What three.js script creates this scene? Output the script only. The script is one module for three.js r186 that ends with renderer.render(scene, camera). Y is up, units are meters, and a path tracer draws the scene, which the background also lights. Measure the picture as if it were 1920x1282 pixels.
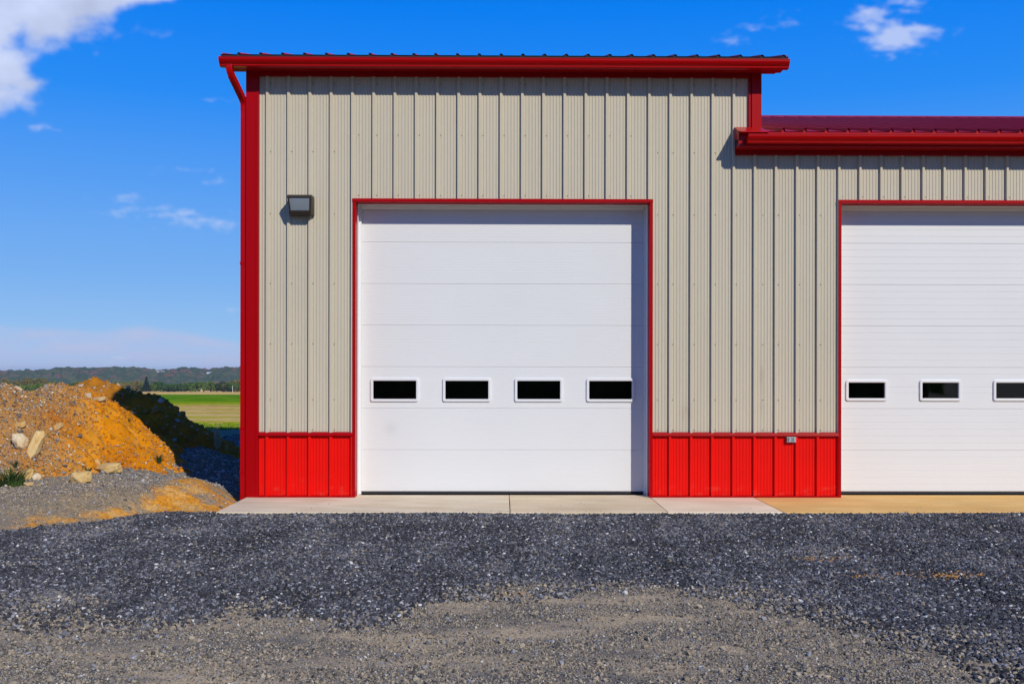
import * as THREE from 'three';
import { mergeGeometries, mergeVertices, toCreasedNormals } from 'three/addons/utils/BufferGeometryUtils.js';

// ------------------------------------------------------------------ camera
const scene = new THREE.Scene();
const camera = new THREE.PerspectiveCamera(37.9, 1920 / 1282, 0.1, 9000);
camera.position.set(0, 1.346, 10.74);
camera.rotation.order = 'YXZ';
camera.rotation.set(0, -0.0096, 0.0014);
camera.setViewOffset(1920, 1282, 0, -57, 1920, 1282); // raised lens: verticals stay upright
const renderer = new THREE.WebGLRenderer({ antialias: true });
renderer.toneMapping = THREE.LinearToneMapping;
renderer.toneMappingExposure = 1.0;
renderer.shadowMap.enabled = true;

// ------------------------------------------------------------------ noise and random
const PERM = new Uint8Array(1024), GRAD = new Float32Array(256 * 3);
{
  const r = rng(12345), p = Array.from({ length: 256 }, (_, i) => i);
  for (let i = 255; i > 0; i--) { const k = Math.floor(r() * (i + 1)); [p[i], p[k]] = [p[k], p[i]]; }
  for (let i = 0; i < 1024; i++) PERM[i] = p[i & 255];
  for (let i = 0; i < 256; i++) { const u = r() * 2 - 1, a = r() * 6.2832, q = Math.sqrt(1 - u * u); GRAD[i * 3] = q * Math.cos(a) * 1.15; GRAD[i * 3 + 1] = q * Math.sin(a) * 1.15; GRAD[i * 3 + 2] = u * 1.15; }
}
function noise(x, y, z = 0) { // gradient noise, about -1..1
  const xf = Math.floor(x), yf = Math.floor(y), zf = Math.floor(z), X = xf & 255, Y = yf & 255, Z = zf & 255;
  x -= xf; y -= yf; z -= zf;
  const u = x * x * x * (x * (x * 6 - 15) + 10), v = y * y * y * (y * (y * 6 - 15) + 10), w = z * z * z * (z * (z * 6 - 15) + 10);
  const A = PERM[X] + Y, B = PERM[X + 1] + Y, AA = PERM[A] + Z, AB = PERM[A + 1] + Z, BA = PERM[B] + Z, BB = PERM[B + 1] + Z;
  const d = (h, a, b, c) => { const k = PERM[h] * 3; return GRAD[k] * a + GRAD[k + 1] * b + GRAD[k + 2] * c; };
  const x1 = x - 1, y1 = y - 1, z1 = z - 1;
  const a0 = d(AA, x, y, z), a1 = d(BA, x1, y, z), b0 = d(AB, x, y1, z), b1 = d(BB, x1, y1, z), c0 = d(AA + 1, x, y, z1), c1 = d(BA + 1, x1, y, z1), e0 = d(AB + 1, x, y1, z1), e1 = d(BB + 1, x1, y1, z1);
  const p = a0 + (a1 - a0) * u, q = b0 + (b1 - b0) * u, r = c0 + (c1 - c0) * u, s = e0 + (e1 - e0) * u, m = p + (q - p) * v, n = r + (s - r) * v;
  return m + (n - m) * w;
}
function fbm(x, y, z = 0, oct = 4) {
  let s = 0, a = 0.5, f = 1;
  for (let i = 0; i < oct; i++) { s += a * noise(x * f, y * f, z + i * 7.3); a *= 0.5; f *= 2.03; }
  return s;
}
function rng(seed) {
  let a = seed >>> 0;
  return () => { a = (a + 0x6d2b79f5) >>> 0; let t = a; t = Math.imul(t ^ (t >>> 15), t | 1); t ^= t + Math.imul(t ^ (t >>> 7), t | 61); return ((t ^ (t >>> 14)) >>> 0) / 4294967296; };
}
const clamp = (v, a = 0, b = 1) => Math.min(b, Math.max(a, v));
const lerp = (a, b, t) => a + (b - a) * t;
const smooth = (a, b, v) => { const t = clamp((v - a) / (b - a)); return t * t * (3 - 2 * t); };
const mix3 = (a, b, t) => [lerp(a[0], b[0], t), lerp(a[1], b[1], t), lerp(a[2], b[2], t)];

// ------------------------------------------------------------------ sky
function makeSky() {
  const W = 4096, H = 2048, data = new Float32Array(W * H * 4);
  const stops = [[-90, [0.12, 0.12, 0.12]], [-3, [0.36, 0.42, 0.5]], [0, [0.42, 0.59, 0.85]], [2, [0.31, 0.54, 0.87]], [5, [0.2, 0.45, 0.88]], [10, [0.1, 0.35, 0.9]], [15, [0.022, 0.265, 0.91]], [20, [0.003, 0.21, 0.88]], [30, [0.002, 0.135, 0.6]], [45, [0.002, 0.075, 0.36]], [65, [0.005, 0.05, 0.24]], [90, [0.005, 0.04, 0.2]]];
  const clear = (el) => { for (let i = 1; i < stops.length; i++) if (el <= stops[i][0]) return mix3(stops[i - 1][1], stops[i][1], (el - stops[i - 1][0]) / (stops[i][0] - stops[i - 1][0])); return stops[stops.length - 1][1]; };
  // cloud banks: [east, height, half width, half height, weight] as tangents seen from due north
  const puffs = [[-0.52, 0.357, 0.075, 0.034, 1.5], [-0.44, 0.372, 0.075, 0.03, 1.4], [-0.37, 0.38, 0.06, 0.014, 1.15], [-0.5, 0.29, 0.032, 0.026, 1.25], [-0.475, 0.315, 0.016, 0.012, 0.5], [-0.56, 0.32, 0.05, 0.06, 1.3]];
  const wisps = [[-0.505, 0.02, 0.02, 0.003, 0.6], [-0.345, 0.16, 0.05, 0.008, 0.75], [-0.29, 0.148, 0.045, 0.008, 0.7], [-0.38, 0.173, 0.03, 0.005, 0.5], [-0.335, 0.203, 0.028, 0.005, 0.62], [-0.285, 0.19, 0.03, 0.004, 0.45], [-0.29, 0.272, 0.03, 0.005, 0.35], [-0.465, 0.243, 0.02, 0.006, 0.5], [0.385, 0.352, 0.03, 0.022, 0.85], [0.365, 0.362, 0.014, 0.012, 0.6], [0.4, 0.335, 0.035, 0.01, 0.85], [0.425, 0.346, 0.03, 0.006, 0.6], [0.24, 0.335, 0.018, 0.01, 0.62], [0.275, 0.35, 0.026, 0.012, 0.5], [0.405, 0.374, 0.02, 0.004, 0.6], [-0.425, 0.283, 0.006, 0.005, 0.45], [-0.27, 0.062, 0.02, 0.004, 0.5]];
  const CW = 512, CH = 256, thin = new Float32Array(CW * CH); // soft scattered cloud, kept coarse
  for (let j = CH / 2; j < CH; j++) for (let i = 0; i < CW; i++) {
    const el = ((j + 0.5) / CH - 0.5) * Math.PI, ph = ((i + 0.5) / CW - 0.5) * 2 * Math.PI, y = Math.sin(el), k = Math.cos(el) / (y + 0.12);
    thin[j * CW + i] = smooth(0.2, 0.5, fbm(Math.cos(ph) * k * 1.1 + 4, Math.sin(ph) * k * 1.1, 6.3, 4)) * 0.6 * smooth(-0.01, 0.1, el);
  }
  const thinAt = (i, j) => { const u = (i + 0.5) / 8 - 0.5, v = Math.min(CH - 1.001, (j + 0.5) / 8 - 0.5), i0 = Math.floor(u), j0 = Math.floor(v), fu = u - i0, fv = v - j0, T = (a, b) => thin[b * CW + ((a + CW) % CW)]; return lerp(lerp(T(i0, j0), T(i0 + 1, j0), fu), lerp(T(i0, j0 + 1), T(i0 + 1, j0 + 1), fu), fv); };
  for (let j = 0; j < H; j++) {
    const el = ((j + 0.5) / H - 0.5) * Math.PI, y = Math.sin(el), c = Math.cos(el), base = clear((el * 180) / Math.PI);
    for (let i = 0; i < W; i++) {
      const ph = ((i + 0.5) / W - 0.5) * 2 * Math.PI, dx = c * Math.cos(ph), dz = c * Math.sin(ph);
      let col = base;
      if (el > -0.01) {
        const front = dz < -0.5 && el < 0.55 && Math.abs(dx) < -dz * 0.9;
        if (front) {
          const a = dx / -dz, b = y / -dz;
          let d = 0;
          if (a < -0.3 && b > 0.2) {
            let s = 0;
            for (const [pa, pb, ra, rb, w] of puffs) s += w * Math.exp(-(((a - pa) / ra) ** 2) - ((b - pb) / rb) ** 2);
            if (s > 0.05) {
              const n = fbm(a * 26, b * 40, 3.1, 6);
              d = smooth(0.3, 1.3, s * 0.95 + n * 1.6);
              const light = clamp(0.92 + fbm(a * 18, b * 30, 9.2, 5) * 0.4, 0.74, 1.05);
              col = mix3(col, [0.64 * light, 0.71 * light, 0.93 * light], d * 0.92);
            }
          }
          let s2 = 0;
          for (const [pa, pb, ra, rb, w] of wisps) { const q = ((a - pa) / ra) ** 2 + ((b - pb) / rb) ** 2; if (q < 7) s2 += w * Math.exp(-q); }
          if (s2 > 0.04) {
            const n = fbm(a * 30 + b * 20, b * 120, 5.5, 6), m = fbm(a * 90, b * 160, 2.2, 4);
            d = smooth(0.25, 1.35, s2 * 0.95 + n * 1.25 + m * 0.7) * 0.72;
            col = mix3(col, [0.62, 0.7, 0.93], d);
          }
          if (b < 0.075 && a < 0.9) {
            const n = fbm(a * 14, b * 110, 1.7, 6), edge = 0.046 + fbm(a * 9, 4.4, 0, 4) * 0.02 - Math.max(0, a + 0.38) * 0.14;
            d = smooth(edge + 0.003, edge - 0.008, b) * clamp(0.7 + n * 1.3, 0, 0.92);
            col = mix3(col, [0.47, 0.54, 0.79], d);
            const m = smooth(0.2, 0.42, fbm(a * 32, b * 170, 8.8, 5)) * smooth(0.056, 0.045, b) * 0.55;
            col = mix3(col, [0.62, 0.67, 0.87], m);
          }
        }
        if (!front || el > 0.4) { // scattered thin cloud over the rest of the sky
          const d = thinAt(i, j) * (front ? smooth(0.4, 0.55, el) : 1);
          if (d > 0) col = mix3(col, [0.68, 0.74, 0.9], d);
        }
      }
      const o = (j * W + i) * 4;
      data[o] = col[0]; data[o + 1] = col[1]; data[o + 2] = col[2]; data[o + 3] = 1;
    }
  }
  const t = new THREE.DataTexture(data, W, H, THREE.RGBAFormat, THREE.FloatType);
  t.mapping = THREE.EquirectangularReflectionMapping; t.magFilter = THREE.LinearFilter; t.minFilter = THREE.LinearFilter; t.needsUpdate = true;
  return t;
}
const skyTexture = makeSky();
scene.background = skyTexture;
scene.environment = skyTexture;

// ------------------------------------------------------------------ sun
const SUN = new THREE.Vector3(0.62, 0.74, 1).normalize();
const sun = new THREE.DirectionalLight(new THREE.Color().setRGB(1, 0.945, 0.82), 3.55);
sun.position.copy(SUN).multiplyScalar(60);
sun.castShadow = true;
sun.shadow.mapSize.set(4096, 4096);
Object.assign(sun.shadow.camera, { left: -20, right: 20, top: 20, bottom: -20, near: 1, far: 140 });
sun.shadow.radius = 1;
scene.add(sun, sun.target);

// ------------------------------------------------------------------ scene helpers
const taken = new Map();
function numbered(name) { const n = taken.get(name) ?? 0; taken.set(name, n + 1); return n ? `${name}_${String(n).padStart(3, '0')}` : name; }
function shade(o) { o.castShadow = true; o.receiveShadow = true; return o; }
function part(name, geometry, material, parent) { const m = shade(new THREE.Mesh(geometry, material)); m.name = name; parent.add(m); return m; }
function tag(o, label, category, group) { o.userData.label = label; o.userData.category = category; if (group) o.userData.group = group; return o; }
function thing(name, label, category, group) { const g = new THREE.Group(); g.name = numbered(name); scene.add(g); return tag(g, label, category, group); }
function meshThing(name, geometry, material, label, category, group) { const m = shade(new THREE.Mesh(geometry, material)); m.name = numbered(name); scene.add(m); return tag(m, label, category, group); }
function structure(name, geometry, material) { const m = shade(new THREE.Mesh(geometry, material)); m.name = numbered(name); m.userData.kind = 'structure'; scene.add(m); return m; }
function std(rgb, roughness = 0.7, more = {}) { const m = new THREE.MeshStandardMaterial({ roughness, metalness: 0, ...more }); m.color.setRGB(...rgb); return m; }
function matte(rgb, more = {}) { const m = new THREE.MeshPhysicalMaterial({ roughness: 1, specularIntensity: 0.12, ...more }); m.color.setRGB(...rgb); return m; }
function paint(rgb, roughness, specularIntensity) { const m = new THREE.MeshPhysicalMaterial({ roughness, specularIntensity }); m.color.setRGB(...rgb); return m; }
function texture(w, h, fn, srgb = false) {
  const d = new Uint8Array(w * h * 4);
  for (let j = 0; j < h; j++) for (let i = 0; i < w; i++) {
    const c = fn(i, j), o = (j * w + i) * 4;
    for (let k = 0; k < 3; k++) { const v = clamp(c[k]); d[o + k] = 255 * (srgb ? (v <= 0.0031308 ? v * 12.92 : 1.055 * v ** (1 / 2.4) - 0.055) : v); }
    d[o + 3] = 255;
  }
  const t = new THREE.DataTexture(d, w, h, THREE.RGBAFormat);
  if (srgb) t.colorSpace = THREE.SRGBColorSpace;
  t.wrapS = t.wrapT = THREE.RepeatWrapping; t.magFilter = THREE.LinearFilter; t.minFilter = THREE.LinearMipmapLinearFilter; t.generateMipmaps = true; t.needsUpdate = true;
  return t;
}
// box from corner to corner
function box(x0, x1, y0, y1, z0, z1) { const g = new THREE.BoxGeometry(x1 - x0, y1 - y0, z1 - z0); g.translate((x0 + x1) / 2, (y0 + y1) / 2, (z0 + z1) / 2); return g; }
// closed outline [z, y] swept along x; flat faces; uv in metres
function sweepX(outline, x0, x1) {
  const pos = [], uv = [], n = outline.length;
  const contour = outline.map(([z, y]) => new THREE.Vector2(z, y));
  const pts = THREE.ShapeUtils.isClockWise(contour) ? [...outline].reverse() : outline;
  let run = 0;
  for (let i = 0; i < n; i++) {
    const [za, ya] = pts[i], [zb, yb] = pts[(i + 1) % n], l = Math.hypot(zb - za, yb - ya);
    pos.push(x0, ya, za, x1, yb, zb, x1, ya, za, x0, ya, za, x0, yb, zb, x1, yb, zb);
    uv.push(x0, ya, x1, yb, x1, ya, x0, ya, x0, yb, x1, yb);
    run += l;
  }
  const c2 = pts.map(([z, y]) => new THREE.Vector2(z, y));
  for (const [a, b, c] of THREE.ShapeUtils.triangulateShape(c2, [])) {
    for (const [x, ord] of [[x1, [a, c, b]], [x0, [a, b, c]]]) for (const k of ord) { pos.push(x, pts[k][1], pts[k][0]); uv.push(pts[k][0], pts[k][1]); }
  }
  const g = new THREE.BufferGeometry();
  g.setAttribute('position', new THREE.Float32BufferAttribute(pos, 3)); g.setAttribute('uv', new THREE.Float32BufferAttribute(uv, 2)); g.computeVertexNormals();
  return g;
}
// open profile [x, depth] standing from y0 to y1; a formed metal sheet
function sheet(profile, y0, y1) {
  const pos = [], uv = [];
  for (let i = 0; i + 1 < profile.length; i++) {
    const [xa, za] = profile[i], [xb, zb] = profile[i + 1];
    pos.push(xa, y0, za, xb, y0, zb, xb, y1, zb, xa, y0, za, xb, y1, zb, xa, y1, za);
    uv.push(xa, y0, xb, y0, xb, y1, xa, y0, xb, y1, xa, y1);
  }
  const g = new THREE.BufferGeometry();
  g.setAttribute('position', new THREE.Float32BufferAttribute(pos, 3)); g.setAttribute('uv', new THREE.Float32BufferAttribute(uv, 2)); g.computeVertexNormals();
  return g;
}

// ------------------------------------------------------------------ materials of the building
const PITCH = 0.2286, RIB0 = -2.5335;
const sidingMap = texture(1024, 512, (i, j) => { // 12 m by 6 m of baked paint with dust and two rubbed stains
  const x = (i / 1024) * 12 - 3, y = (j / 512) * 6;
  let v = 1 + fbm(x * 1.3, y * 0.5, 2.2, 4) * 0.1 + noise(x * 40, y * 2.5, 1) * 0.03 + fbm(x * 14, y * 14, 5, 3) * 0.04;
  let c = [0.545 * v, 0.488 * v, 0.375 * v];
  if (y > 2 || x < 1.7 || x > 3) return c;
  const s1 = Math.exp(-(((x - 1.975) / 0.05) ** 2) - ((y - 0.9) / 0.1) ** 2) * clamp(0.55 + fbm(x * 22, y * 9, 0, 3) * 1.3);
  c = mix3(c, [0.33, 0.26, 0.19], s1 * 0.55);
  const s2 = Math.exp(-(((x - 2.8 - fbm(y * 3, 1, 1, 2) * 0.03) / 0.022) ** 2)) * smooth(0.78, 1.0, y) * smooth(1.75, 1.3, y) * clamp(0.5 + fbm(x * 30, y * 5, 3, 3) * 1.5);
  return mix3(c, [0.36, 0.27, 0.19], s2 * 0.5);
}, true);
sidingMap.repeat.set(1 / 12, 1 / 6); sidingMap.offset.set(3 / 12, 0);
const M = {
  siding: new THREE.MeshPhysicalMaterial({ map: sidingMap, roughness: 0.55, specularIntensity: 0.5 }),
  wainscot: null, trim: paint([0.37, 0.001, 0.003], 0.34, 0.22), gutter: paint([0.42, 0.001, 0.002], 0.28, 0.4), roof: paint([0.46, 0.001, 0.012], 0.42, 0.3), soffit: paint([0.36, 0.001, 0.002], 0.5, 0.25),
  gapShade: std([0.02, 0.018, 0.02], 0.85), white: std([0.8, 0.8, 0.79], 0.45), jamb: std([0.8, 0.79, 0.78], 0.5), frame: std([0.74, 0.74, 0.75], 0.4), rubber: std([0.022, 0.02, 0.025], 0.8), plain: std([0.5, 0.46, 0.37], 0.6), inside: std([0.2, 0.18, 0.15], 0.9), screw: std([0.12, 0.1, 0.08], 0.5),  // near-black first entry paints the shade in gaps under the tall roof ribs
};
const redMap = texture(1024, 256, (i, j) => { // 8 m by 1 m: red paint with splash dirt along the foot
  const x = (i / 1024) * 8 - 3, y = j / 256, v = 1 + fbm(x * 3, y * 3, 4, 4) * 0.12 + noise(x * 60, y * 6, 2) * 0.04 + noise(x * 170, y * 170, 7) * 0.05;
  const dirt = smooth(0.03, 0.4, fbm(x * 9, y * 16, 8, 4) + 0.14 - y * 1.6) * 0.13;
  return mix3([0.74 * v, 0.006 * v, 0.003 * v], [0.6, 0.24, 0.16], dirt);
}, true);
redMap.repeat.set(1 / 8, 1); redMap.offset.set(3 / 8, 0);
M.wainscot = new THREE.MeshPhysicalMaterial({ map: redMap, roughness: 0.5, specularIntensity: 0.22 });
const doorMap = texture(512, 512, (i, j) => { // 4 m by 4 m of embossed white steel
  const x = (i / 512) * 4, y = (j / 512) * 4, v = 1 + fbm(x * 1.1, y * 1.3, 6, 4) * 0.05 + noise(x * 90, y * 300, 4) * 0.02;
  const smudge = Math.exp(-(((x - 0.765) / 0.07) ** 2) - ((y - 0.72) / 0.075) ** 2) * 0.2 + smooth(0.18, 0.5, fbm(x * 5, y * 2.2, 11, 5) - y * 0.16) * 0.14;
  return mix3([0.73 * v, 0.735 * v, 0.73 * v], [0.45, 0.43, 0.42], smudge);
}, true);
doorMap.repeat.set(0.25, 0.25); doorMap.offset.set(0.5, 0);
M.door = new THREE.MeshStandardMaterial({ map: doorMap, roughness: 0.5 });
M.glass = new THREE.MeshPhysicalMaterial({ roughness: 0.02, transmission: 1, thickness: 0, ior: 1.5 });
M.glass.color.setRGB(0.7, 0.74, 0.76);

// ------------------------------------------------------------------ the garage building
const building = thing('garage_building', 'tan ribbed metal garage with red trim, tall bay and lower wing', 'building');
const EAVE = 4.575, LOW_EAVE = 3.745, SLOPE = 0.28, ANG = Math.atan(SLOPE), BACK = -5.3, TALL_BACK = -2.8, LEFT = -2.747, TALL = 2.781, END = 9.2;
const D1 = [-1.582, 1.588], D2 = [3.66, 6.83], HEAD = 3.178, RECESS = -0.236;
const tallTop = (z) => 4.752 - SLOPE * z, lowTop = (z) => 3.968 - SLOPE * z;
const wallBits = [
  box(LEFT, D1[0] - 0.024, -0.12, HEAD + 0.022, -0.24, -0.006), box(D1[1] + 0.024, D2[0] - 0.024, -0.12, HEAD + 0.022, -0.24, -0.006), box(D2[1] + 0.024, END, -0.12, HEAD + 0.022, -0.24, -0.006),
  box(LEFT, TALL, HEAD + 0.022, EAVE + 0.11, -0.24, -0.006), box(TALL, END, HEAD + 0.022, LOW_EAVE + 0.12, -0.24, -0.006),
];
const frontWall = part('front_wall', mergeGeometries(wallBits), M.plain, building);
const sideProfile = (top, foot, front, back) => [[front, foot], [front, top(front) - 0.06], [back, top(back) - 0.06], [back, foot]];
part('side_wall', sweepX(sideProfile(tallTop, -0.3, -0.24, TALL_BACK), LEFT, LEFT + 0.18), M.plain, building);
part('side_wall', sweepX(sideProfile(tallTop, 3.7, -0.24, TALL_BACK), TALL - 0.18, TALL), M.plain, building);
part('side_wall', sweepX(sideProfile(lowTop, -0.3, TALL_BACK, BACK), TALL - 0.18, TALL), M.plain, building);
part('side_wall', sweepX(sideProfile(lowTop, -0.3, -0.24, BACK), END - 0.18, END), M.plain, building);
part('rear_wall', mergeGeometries([box(LEFT, TALL - 0.18, -0.3, tallTop(TALL_BACK) - 0.04, TALL_BACK - 0.18, TALL_BACK)]), M.plain, building);
part('rear_wall', box(TALL - 0.18, END, -0.3, lowTop(BACK) - 0.04, BACK - 0.18, BACK), M.plain, building);
part('floor_slab', box(LEFT + 0.02, TALL, -0.2, -0.006, TALL_BACK + 0.01, -0.26), M.inside, building);
part('floor_slab', box(TALL, END - 0.02, -0.2, -0.006, BACK + 0.01, -0.26), M.inside, building);

// one strip of siding per rib: rib on its left edge, small flutes across the flat
function stripProfile(x0, x1, roof = 0) {
  const pts = [];
  const first = Math.floor((x0 - RIB0 + 0.03) / PITCH) - 1;
  for (let n = first; n <= first + 3; n++) {
    const r = RIB0 + n * PITCH;
    const up = roof || 0.029;
    pts.push([r - 0.016, 0], [r - 0.0125, up], [r + 0.0095, up], [r + 0.024, 0]);
    for (let k = 0; k < 5 && !roof; k++) { const p = r + 0.0455 + k * 0.0342; pts.push([p - 0.0085, 0], [p - 0.0045, 0.0042], [p + 0.0045, 0.0042], [p + 0.0085, 0]); }
  }
  const out = [];
  const at = (x) => { for (let i = 0; i + 1 < pts.length; i++) if (pts[i][0] <= x && pts[i + 1][0] >= x) return lerp(pts[i][1], pts[i + 1][1], (x - pts[i][0]) / Math.max(1e-6, pts[i + 1][0] - pts[i][0])); return 0; };
  out.push([x0, at(x0)]);
  for (const p of pts) if (p[0] > x0 + 1e-4 && p[0] < x1 - 1e-4) out.push(p);
  out.push([x1, at(x1)]);
  return out;
}
const TRIM_TOP = 0.7, TRIM_FOOT = 0.664, screws = [];
function clad(x0, x1) {
  // upright spans of tan sheet for this strip, split where a door edge cuts through it
  const cuts = [x0, x1, D1[0] - 0.03, D1[1] + 0.03, D2[0] - 0.03, D2[1] + 0.03, 2.76].filter((v) => v >= x0 && v <= x1).sort((a, b) => a - b);
  for (let i = 0; i + 1 < cuts.length; i++) {
    const a = cuts[i], b = cuts[i + 1]; if (b - a < 0.004) continue;
    const m = (a + b) / 2, door = (m > D1[0] - 0.03 && m < D1[1] + 0.03) || (m > D2[0] - 0.03 && m < D2[1] + 0.03);
    const top = m < 2.76 ? EAVE : LOW_EAVE + 0.02;
    const prof = stripProfile(a, b);
    part('siding_panel', sheet(prof, door ? HEAD + 0.03 : TRIM_TOP - 0.012, top), M.siding, frontWall);
    if (!door) part('wainscot_panel', sheet(prof, 0.012, TRIM_FOOT + 0.006), M.wainscot, frontWall);
    if (b - a > 0.15) for (const y of door ? [3.25, 3.9, 4.45] : [0.725, 1.05, 1.65, 2.3, 3.05, 3.72, 4.45]) if (y < top - 0.06) screws.push([a + 0.0575, y, 0.002]);
  }
}
for (let n = -1; n < 51; n++) {
  const a = Math.max(RIB0 + n * PITCH - 0.024, -2.64), b = Math.min(RIB0 + (n + 1) * PITCH - 0.024, END);
  if (b > a) clad(a, b);
}
{ // hex screw heads, too small to tell apart
  const g = new THREE.CylinderGeometry(0.005, 0.0062, 0.006, 6); g.rotateX(Math.PI / 2);
  const im = shade(new THREE.InstancedMesh(g, M.screw, screws.length)), m = new THREE.Matrix4();
  screws.forEach(([x, y, z], i) => im.setMatrixAt(i, m.makeTranslation(x, y, z)));
  im.name = 'screw_heads'; im.userData.kind = 'stuff'; frontWall.add(im);
}

// trims
const L = (outline, x0, x1) => sweepX(outline, x0, x1);
part('corner_trim', mergeGeometries([box(LEFT - 0.012, -2.622, -0.05, EAVE, -0.004, 0.03), box(LEFT - 0.012, LEFT, -0.05, EAVE, -0.13, -0.004), box(-2.65, -2.622, -0.05, EAVE - 0.002, 0.03, 0.035)]), M.trim, building);
part('corner_trim', mergeGeometries([box(2.655, 2.672, 3.86, EAVE, -0.004, 0.03), box(2.672, 2.688, 3.86, EAVE - 0.001, -0.004, 0.016), box(2.688, 2.793, 3.86, EAVE, -0.004, 0.03), box(TALL, 2.793, 3.86, EAVE, -0.12, -0.004)]), M.trim, building);
for (const [x0, x1, y] of [[-2.62, 2.654, EAVE], [2.51, END, LOW_EAVE]]) part('frieze_trim', box(x0, x1, y - 0.052, y - 0.001, -0.004, 0.036), M.trim, building);
const ledge = [[0, TRIM_TOP + 0.004], [0.034, TRIM_TOP - 0.004], [0.04, TRIM_FOOT + 0.008], [0.044, TRIM_FOOT], [0.033, TRIM_FOOT], [0.031, TRIM_TOP - 0.012], [0, TRIM_TOP - 0.008]];
for (const [a, b] of [[-2.622, D1[0] - 0.03], [D1[1] + 0.03, D2[0] - 0.03], [D2[1] + 0.03, END]]) {
  part('wainscot_trim', L(ledge, a, b), M.trim, building);
  part('base_trim', L([[0, -0.004], [0.036, -0.004], [0.038, 0.012], [0.031, 0.016], [0, 0.02]], a, b), M.trim, building);
}
for (const [a, b] of [D1, D2]) {
  part('door_casing', mergeGeometries([box(a - 0.032, a, 0.0, HEAD, -0.13, 0.034)]), M.trim, building);
  part('door_casing', mergeGeometries([box(b, b + 0.032, 0.0, HEAD, -0.13, 0.034)]), M.trim, building);
  part('head_casing', mergeGeometries([box(a - 0.034, b + 0.034, HEAD, HEAD + 0.034, -0.13, 0.037)]), M.trim, building);
  part('jamb', box(a - 0.02, a + 0.004, 0.0, HEAD - 0.003, RECESS - 0.004, -0.131), M.jamb, building);
  part('jamb', box(b - 0.004, b + 0.02, 0.0, HEAD - 0.003, RECESS - 0.004, -0.131), M.jamb, building);
  part('head_jamb', box(a + 0.004, b - 0.004, HEAD - 0.004, HEAD + 0.02, RECESS - 0.004, -0.131), M.jamb, building);
  for (const [p, q] of [[a + 0.004, a + 0.03], [b - 0.03, b - 0.004]]) part('weather_seal', sweepZ(p, q), M.frame, building);
  part('weather_seal', L([[RECESS + 0.004, HEAD - 0.006], [RECESS + 0.036, HEAD - 0.006], [RECESS + 0.026, HEAD - 0.024], [RECESS + 0.004, HEAD - 0.042]], a + 0.031, b - 0.031), M.frame, building);
}
function sweepZ(p, q) { return box(p, q, 0.004, HEAD - 0.007, RECESS + 0.004, RECESS + 0.03); }

// overhead doors
function overheadDoor([a, b], windows, glassW, glassH, label, groove) {
  const x0 = a - 0.06, x1 = b + 0.06, h = 0.4572, z = RECESS;
  const door = part('overhead_door', box(x0, x1, 3.24, 3.27, z - 0.05, z - 0.01), M.white, building); // top rail behind the head
  door.userData.label = label;
  const outline = (y0, y1, lipLow, lipHigh) => {
    const front = [];
    front.push([z - (lipLow ? 0.0035 : 0), y0], [z, y0 + 0.004]);
    const n = Math.round((y1 - y0) / groove);
    for (let k = 1; k < n; k++) { const y = y0 + ((y1 - y0) * k) / n, w = groove > 0.05 ? 0.0035 : 0.0022, d = groove > 0.05 ? 0.0028 : 0.0013; front.push([z, y - w], [z - d, y - w * 0.4], [z - d, y + w * 0.4], [z, y + w]); }
    front.push([z, y1 - 0.004], [z - (lipHigh ? 0.0035 : 0), y1]);
    return [...front, [z - 0.045, y1], [z - 0.045, y0]];
  };
  const wy = 1.152;
  for (let s = 0; s < 7; s++) {
    const y0 = 0.034 + s * h + 0.0006, y1 = 0.034 + (s + 1) * h - 0.0006;
    let g;
    if (wy > y0 && wy < y1) {
      const lo = wy - glassH / 2 - 0.012, hi = wy + glassH / 2 + 0.012, bits = [sweepX(outline(y0, lo, true, false), x0, x1), sweepX(outline(hi, y1, false, true), x0, x1)];
      const edges = [x0, ...windows.flatMap((c) => [c - glassW / 2 - 0.012, c + glassW / 2 + 0.012]), x1];
      for (let k = 0; k < edges.length; k += 2) bits.push(sweepX(outline(lo, hi, false, false), edges[k], edges[k + 1]));
      g = mergeGeometries(bits);
    } else g = sweepX(outline(y0, y1, true, true), x0, x1);
    part('door_section', g, M.door, door);
  }
  for (const c of windows) {
    const rr = (w, hh, r) => { const s = new THREE.Shape(); s.moveTo(-w + r, -hh); s.lineTo(w - r, -hh); s.absarc(w - r, -hh + r, r, -Math.PI / 2, 0); s.lineTo(w, hh - r); s.absarc(w - r, hh - r, r, 0, Math.PI / 2); s.lineTo(-w + r, hh); s.absarc(-w + r, hh - r, r, Math.PI / 2, Math.PI); s.lineTo(-w, -hh + r); s.absarc(-w + r, -hh + r, r, Math.PI, 1.5 * Math.PI); return s; };
    const s = rr(glassW / 2 + 0.018, glassH / 2 + 0.018, 0.02); s.holes.push(rr(glassW / 2, glassH / 2, 0.012));
    const g = new THREE.ExtrudeGeometry(s, { depth: 0.02, bevelEnabled: true, bevelSize: 0.006, bevelThickness: 0.006, bevelSegments: 2, curveSegments: 5 });
    g.translate(c, wy, z - 0.008);
    part('window_frame', g, M.frame, door);
    part('window_pane', box(c - glassW / 2 - 0.004, c + glassW / 2 + 0.004, wy - glassH / 2 - 0.004, wy + glassH / 2 + 0.004, z - 0.014, z - 0.011), M.glass, door);
  }
  part('bottom_seal', sweepX([[z - 0.045, 0.033], [z - 0.045, 0.002], [z - 0.006, 0.001], [z + 0.002, 0.012], [z - 0.002, 0.033]], x0, x1), M.rubber, door);
}
overheadDoor(D1, [-1.187, -0.393, 0.4, 1.193], 0.485, 0.212, 'white sectional door with fine grooves and four windows under the tall bay', 0.03);
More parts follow.
